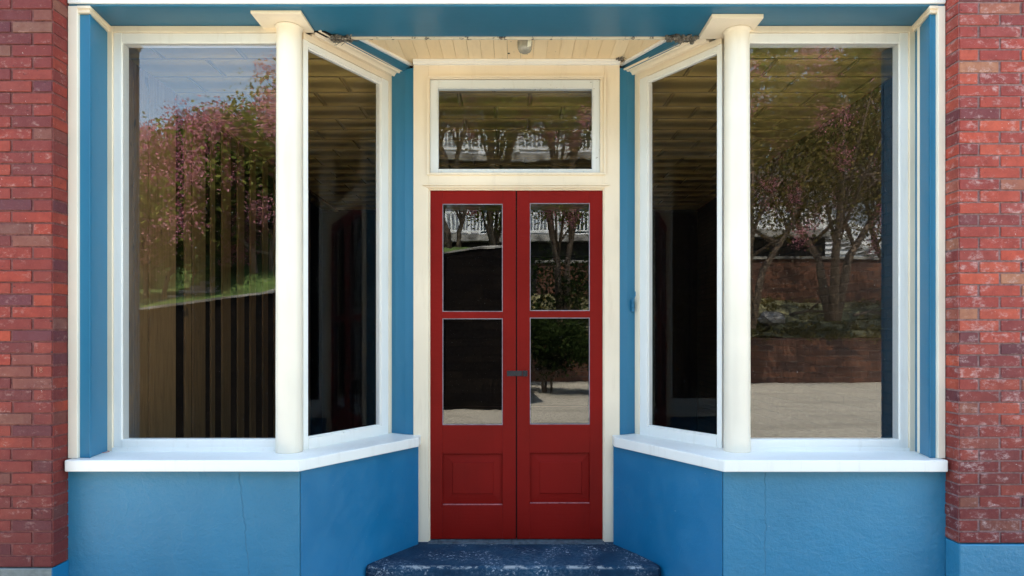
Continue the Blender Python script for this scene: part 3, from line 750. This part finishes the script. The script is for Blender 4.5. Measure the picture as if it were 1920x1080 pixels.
# white clapboard house with deck
H = empty('white_house', (4, -25.4, 0)); tag(H, 'white clapboard house with a railed deck above the upper brick wall', 'house')
def hb_(name, boxes, mat, par=H, bev=0):
    m = MB(); 
    for b in boxes: m.box(*b)
    return m.build(name, mat, par, bev)
hb_('wall_core', [(-7.9, 15.9, -8, -.05, 1, 8.4)], M['siding'])
bx = MB()
for k in range(17):
    z = 4.5+k*.235
    bx.add([(-8, -.02, z), (16, -.02, z), (16, .05, z), (-8, .05, z), (-8, -.02, z+.23), (16, -.02, z+.23), (16, -.012, z+.23), (-8, -.012, z+.23)], [(0, 1, 2, 3), (4, 7, 6, 5), (3, 2, 6, 7), (0, 3, 7, 4), (1, 5, 6, 2)])
bx.build('clapboard', M['siding'], H)
for (x, z) in ((-5.5, 6.35), (-1.5, 6.35), (3.2, 6.35), (8.4, 6.35)):
    w = MB().box(x, x+1.1, .03, .09, z, z+1.4).build('window', M['winm'], H)
    m = MB(); m.box(x-.1, x, .02, .12, z-.1, z+1.5); m.box(x+1.1, x+1.2, .02, .12, z-.1, z+1.5); m.box(x, x+1.1, .02, .12, z+1.4, z+1.5); m.box(x, x+1.1, .02, .12, z-.1, z); m.box(x, x+1.1, .03, .11, z+.68, z+.74)
    m.build('window_frame', M['rail'], w)
MB().add([(-8.5, .8, 8.35), (16.5, .8, 8.35), (16.5, -8.5, 8.35), (-8.5, -8.5, 8.35), (-8.5, -3.9, 10.6), (16.5, -3.9, 10.6)], [(0, 1, 5, 4), (3, 4, 5, 2), (0, 4, 3), (1, 2, 5), (0, 3, 2, 1)]).build('roof', M['roofm'], H)
dk = hb_('deck', [(-8, 9, .12, 3.0, 5.55, 5.85)], M['coping'])
hb_('under_deck_shade', [(-8, 9, .3, 2.6, 1, 5.54)], M['under'], dk)  # near-black box stands in for the shade beneath the deck
m = MB(); xx = -8
m.box(-8, 9, 2.9, 2.97, 6.72, 6.80); m.box(-8, 9, 2.91, 2.96, 5.98, 6.03)
while xx < 9: m.box(xx, xx+.05, 2.915, 2.955, 6.03, 6.72); xx += .16
for x in np.arange(-8, 9.1, 2.1): m.box(x-.06, x+.06, 2.88, 3.0, 5.86, 6.9)
m.build('railing', M['rail'], dk)
m = MB(); n = 14
for k in range(n):
    x = 9.1+k*.28; z = 5.7-k*.11; m.box(x-.02, x+.02, 2.93, 2.97, z, z+.8)
m.tube([(9.0, 2.95, 6.35), (9.1+n*.28, 2.95, 6.6-n*.11)], .045, 6); m.tube([(9.0, 2.95, 5.8), (9.1+n*.28, 2.95, 5.8-n*.11)], .045, 6)
for k in range(n): m.box(9.05+k*.28, 9.35+k*.28, 1.9, 2.9, 5.6-k*.11, 5.68-k*.11)
m.build('deck_stair', M['rail'], H)
m = MB()
bm = bmesh.new(); bmesh.ops.create_icosphere(bm, subdivisions=2, radius=.45)
for v in bm.verts: v.co *= random.uniform(.8, 1.15); v.co.z *= .6
m.add([v.co for v in bm.verts], [tuple(v.index for v in f.verts) for f in bm.faces]); bm.free()
o = m.build('boulder', M['stone']); o.location = refl(1445, 566, 27) - Vector((0, 0, .0)); o.location.z = 2.05
tag(o, 'pale boulder lying on the scrubby bank behind the low brick wall', 'rock')

# ------------------------------------------------------------------ trees
def leaf_cloud(mb_v, mb_f, centres, rad, per, size, flat=.8):
    n = len(centres)*per
    c = np.repeat(np.array(centres), per, axis=0); p = c+RNG.normal(size=(n, 3))*np.array([rad, rad, rad*flat])
    u = RNG.normal(size=(n, 3)); u /= np.linalg.norm(u, axis=1)[:, None]
    w = RNG.normal(size=(n, 3)); w = np.cross(u, w); w /= np.linalg.norm(w, axis=1)[:, None]
    s = size*RNG.uniform(.6, 1.3, size=(n, 1)); u = u*s; w = w*s*.6
    o = len(mb_v); q = np.stack([p-u, p-w, p+u, p+w], axis=1).reshape(-1, 3)
    mb_v.extend(map(tuple, q)); mb_f.extend([(o+4*i, o+4*i+1, o+4*i+2, o+4*i+3) for i in range(n)])
def tree(name, base, h, w, label, group, cat='tree', flowers=1.0, lm='leaf', clumps=90, lean=0.0, trunks=3, low=.30, per=110, size=.05):
    t = empty(name, base); tag(t, label, cat, group); z0 = h*low
    cen = []; tips = []
    for k in range(clumps):
        while True:
            p = RNG.uniform(-1, 1, 3); r = np.linalg.norm(p)
            if .35 < r < 1: break
        wz_ = 1-.25*p[2]
        cen.append((p[0]*w*wz_+lean, p[1]*w*wz_, z0+(h-z0)*(.5+.5*p[2])+RNG.uniform(-.2, .2)))
    tr = MB()
    for k in range(trunks):
        a = k*2*math.pi/trunks+random.uniform(-.4, .4); sp = random.uniform(.25, .5)*w
        p0 = Vector((.10*math.cos(a), .10*math.sin(a), -.3)); p1 = Vector((.35*sp*math.cos(a)+lean*.3, .35*sp*math.sin(a), z0*.6)); p2 = Vector((sp*math.cos(a)+lean*.7, sp*math.sin(a), z0*1.15)); p3 = Vector((sp*1.5*math.cos(a)+lean, sp*1.5*math.sin(a), h*.72))
        tr.tube([p0, p1, p2, p3], [.10*h/5, .075*h/5, .055*h/5, .015], 8)
        for q in range(6):
            b0 = p1.lerp(p2, random.random()) if q < 3 else p2.lerp(p3, random.random()); e = Vector(cen[random.randrange(len(cen))]); tr.tube([b0, b0.lerp(e, .5)+Vector((0, 0, .15)), e], [.04*h/5, .025*h/5, .006], 6)
    tr.build('trunk', M['bark'], t, smooth=True)
    V, F = [], []; leaf_cloud(V, F, cen, .30*w/2, per, size)
    MB().add(V, F).build('crown', M[lm], t, fix=False)
    if flowers > 0:
        fc = []
        for (x, y, z) in cen:
            if random.random() < .50*flowers:
                for q in range(4):
                    dv = Vector((x-lean, y, z-(z0+h)/2)); dv = dv.normalized() if dv.length > .01 else Vector((0, 0, 1))
                    dv = (dv+Vector((random.uniform(-.6, .6), random.uniform(-.2, .9), random.uniform(-.3, .6)))).normalized()*w*.24
                    fc.append((x+dv.x*random.uniform(.5, 1.3), y+dv.y, z+dv.z*random.uniform(.5, 1.3)))
        V, F = [], []; leaf_cloud(V, F, fc, .11, 75, .026, 1.3); MB().add(V, F).build('blossom', M['flower'], t, fix=False)
    return t
G = 'crape myrtles across the road'
def at(px, d, z): v = refl(px, 600, d); return (v.x, v.y, z)
tree('crape_myrtle', at(505, 13.4, 2.15), 2.75, 1.35, 'crape myrtle full of deep pink blossom leaning on the corner lawn nearest the wall', G, lean=-.4, trunks=2, low=.42)
tree('crape_myrtle', at(455, 15.5, 2.5), 3.25, 1.5, 'crape myrtle standing just behind the nearest leaning one on the corner lawn', G, flowers=.8)
tree('crape_myrtle', at(285, 13.6, 1.9), 2.5, 1.35, 'crape myrtle beside the garden steps with low branching trunks', G, trunks=2, lean=.3, low=.4)
tree('crape_myrtle', at(375, 17, 2.6), 2.9, 1.6, 'crape myrtle above the top of the garden steps', G, flowers=.7)
tree('broadleaf_tree', at(290, 21, 2.6), 4.0, 2.3, 'olive green tree without flowers at the back of the corner lawn', None, flowers=0, clumps=110)
tree('broadleaf_tree', at(430, 22, 2.8), 3.3, 2.4, 'dark green bushy tree filling the back edge of the corner lawn', None, flowers=0, lm='leafd', low=.1, clumps=110)
tree('broadleaf_tree', at(190, 20, 2.4), 4.2, 2.2, 'olive green tree at the far left end of the corner lawn', None, flowers=0)
tree('crape_myrtle', at(590, 20, 3.0), 4.8, 2.2, 'crape myrtle on the lawn left of the white house', G, flowers=.7)
tree('crape_myrtle', at(840, 20.5, 3.4), 4.6, 1.5, 'crape myrtle in front of the left end of the white deck railing', G, flowers=.5, low=.34, clumps=80, per=90)
tree('crape_myrtle', at(930, 22.5, 2.0), 6.0, 1.6, 'crape myrtle in front of the middle of the white deck', G, flowers=.4, low=.46, clumps=85, per=90)
tree('crape_myrtle', at(1060, 24.5, 2.0), 6.2, 1.5, 'slim crape myrtle on the bank right of the corner lawn', G, flowers=.4, low=.50, clumps=80, per=90)
tree('crape_myrtle', at(1400, 24.5, 2.0), 7.2, 2.6, 'tall crape myrtle on the bank before the deck stair', G, flowers=.3, lm='leafb', low=.34, clumps=170, per=95)
tree('crape_myrtle', at(1560, 26.2, 2.3), 8.6, 3.4, 'tallest crape myrtle on the bank with bare forked trunks', G, flowers=.35, lm='leafb', low=.34, clumps=230, per=100)
tree('crape_myrtle', at(1690, 27, 2.2), 7.4, 2.5, 'tall crape myrtle at the right end of the bank beyond the deck stair', G, flowers=.35, lm='leafb', low=.3, clumps=120, per=95)
for (px, d, h, w, lab) in ((700, 44, 15, 4.5, 'tall dark tree behind the left gable of the white house'), (960, 46, 16, 5, 'tall dark tree behind the middle of the white house roof'),
                       (1230, 45, 16.5, 5, 'tall dark tree behind the right half of the white house roof'), (1440, 44, 17.5, 5, 'tallest dark tree behind the right gable of the white house'), (1650, 46, 17, 5, 'tall dark tree standing clear to the right of the white house')):
    tree('broadleaf_tree', at(px, d, 2.5), h, w, lab, 'tall trees behind the house', flowers=0, lm='leafd', clumps=150, low=.3, per=80, size=.15)
for (px, d, a, lab) in ((1480, 27.5, .5, 'bare fallen branch on the bank beside the pale boulder'), (1600, 28, -.3, 'forked fallen branch on the bank under the tallest myrtle')):
    o = MB().tube([(0, 0, .05), (.6, .1, .18), (1.3, -.05, .12), (1.9, .1, .35)], [.05, .045, .03, .012], 7).tube([(.6, .1, .18), (.9, .3, .42), (1.0, .35, .8)], [.03, .02, .008], 6).build('fallen_branch', M['bark'], smooth=True)
    v = refl(px, 560, d); o.location = (v.x, v.y, 2.15); o.rotation_euler = (0, 0, a); tag(o, lab, 'branch', 'fallen branches on the bank')
def shrub(base, h, w, label, lm='leafk', n=36):
    t = empty('shrub', base); tag(t, label, 'shrub', None); V, F = [], []
    cen = [(RNG.uniform(-w, w), RNG.uniform(-w*.6, w*.6), h*RNG.uniform(.15, .9)) for _ in range(n)]
    leaf_cloud(V, F, cen, .28, 60, .06); MB().add(V, F).build('foliage', M[lm], t, fix=False)
    tr = MB()
    for k in range(6): e = Vector(cen[k]); tr.tube([(0, 0, -.2), e*.5, e], [.03, .02, .006], 6)
    tr.build('stem', M['bark'], t)
shrub(at(880, 24.6, 1.5), 2.4, 2.2, 'wide dark shrub on the bank beside the corner lawn wall', n=60)
shrub(at(1010, 24.4, 1.5), 2.0, 1.5, 'dark shrub on the bank below the deck behind the low wall')
shrub(at(1085, 27.2, 2.6), 2.2, 1.6, 'dark shrub under the deck against the upper wall')

tree('broadleaf_tree', at(1030, 19.6, 0), 2.1, 1.15, 'young leafy tree by the road in front of the low orange wall', None, flowers=0, lm='leafk', low=.25, clumps=75, per=90)
V, F_ = [], []; cen = []
for k in range(260):
    x = random.uniform(0, 20); t = random.random()**1.3; y = -16.1-.09*x-t*5.6; cen.append((x, y, 1.45+t*1.75))
leaf_cloud(V, F_, cen, .16, 34, .07, .5)
for k in range(70):
    x = random.uniform(0, 20); cen.append((x, -15.75-.09*x, 1.42))
leaf_cloud(V, F_, cen[-70:], .10, 30, .05, .7)
tag(MB().add(V, F_).build('ground_cover', M['leafb'], None, fix=False), 'low weeds and tufts spread over the bank behind the low wall', 'weeds', kind='stuff')

# ------------------------------------------------------------------ light
SUN_EL, SUN_AZ = 64.0, -28.0       # azimuth of the sun measured from +Y (behind the building) towards +X
W = bpy.data.worlds.new('World'); SC.world = W; W.use_nodes = True; nt = W.node_tree; nt.nodes.clear()
sky = nt.nodes.new('ShaderNodeTexSky'); sky.sky_type = 'NISHITA'; sky.sun_disc = False
sky.sun_elevation = math.radians(SUN_EL); sky.sun_rotation = math.radians(SUN_AZ)
sky.air_density = 1.0; sky.dust_density = .6; sky.ozone_density = .8
bg = nt.nodes.new('ShaderNodeBackground'); bg.inputs[1].default_value = .15
ou = nt.nodes.new('ShaderNodeOutputWorld'); tint = nt.nodes.new('ShaderNodeMix'); tint.data_type = 'RGBA'; tint.blend_type = 'MULTIPLY'; tint.inputs[0].default_value = 1; tint.inputs[7].default_value = (1.07, 1.0, .85, 1)
nt.links.new(sky.outputs[0], tint.inputs[6]); nt.links.new(tint.outputs[2], bg.inputs[0]); nt.links.new(bg.outputs[0], ou.inputs[0])
L = bpy.data.lights.new('sun', 'SUN'); L.energy = 3.7; L.angle = math.radians(.5); L.color = (1, .94, .84)
lo = bpy.data.objects.new('sun', L); COL.objects.link(lo)
el, az = math.radians(SUN_EL), math.radians(SUN_AZ)
dirv = Vector((math.sin(az)*math.cos(el), math.cos(az)*math.cos(el), math.sin(el)))
lo.rotation_euler = dirv.to_track_quat('Z', 'Y').to_euler(); lo.location = (0, 20, 30)

cam = bpy.data.cameras.new('camera'); co = bpy.data.objects.new('camera', cam); COL.objects.link(co)
co.location = (0, -D, EYE); co.rotation_euler = (math.radians(90), 0, 0)
cam.sensor_width = 36; cam.lens = F/1920*36; cam.shift_x = -2/1920; cam.shift_y = 89/1920; cam.clip_end = 1000; cam.clip_start = .05
SC.camera = co
vs = SC.view_settings; vs.view_transform = 'Standard'; vs.look = 'None'; vs.gamma = 1; vs.exposure = 2.8
SC.render.engine = 'CYCLES'
cy = SC.cycles; cy.use_denoising = True; cy.max_bounces = 10; cy.diffuse_bounces = 5; cy.glossy_bounces = 6; cy.transparent_max_bounces = 16
cy.caustics_reflective = False; cy.caustics_refractive = False; cy.sample_clamp_indirect = 6
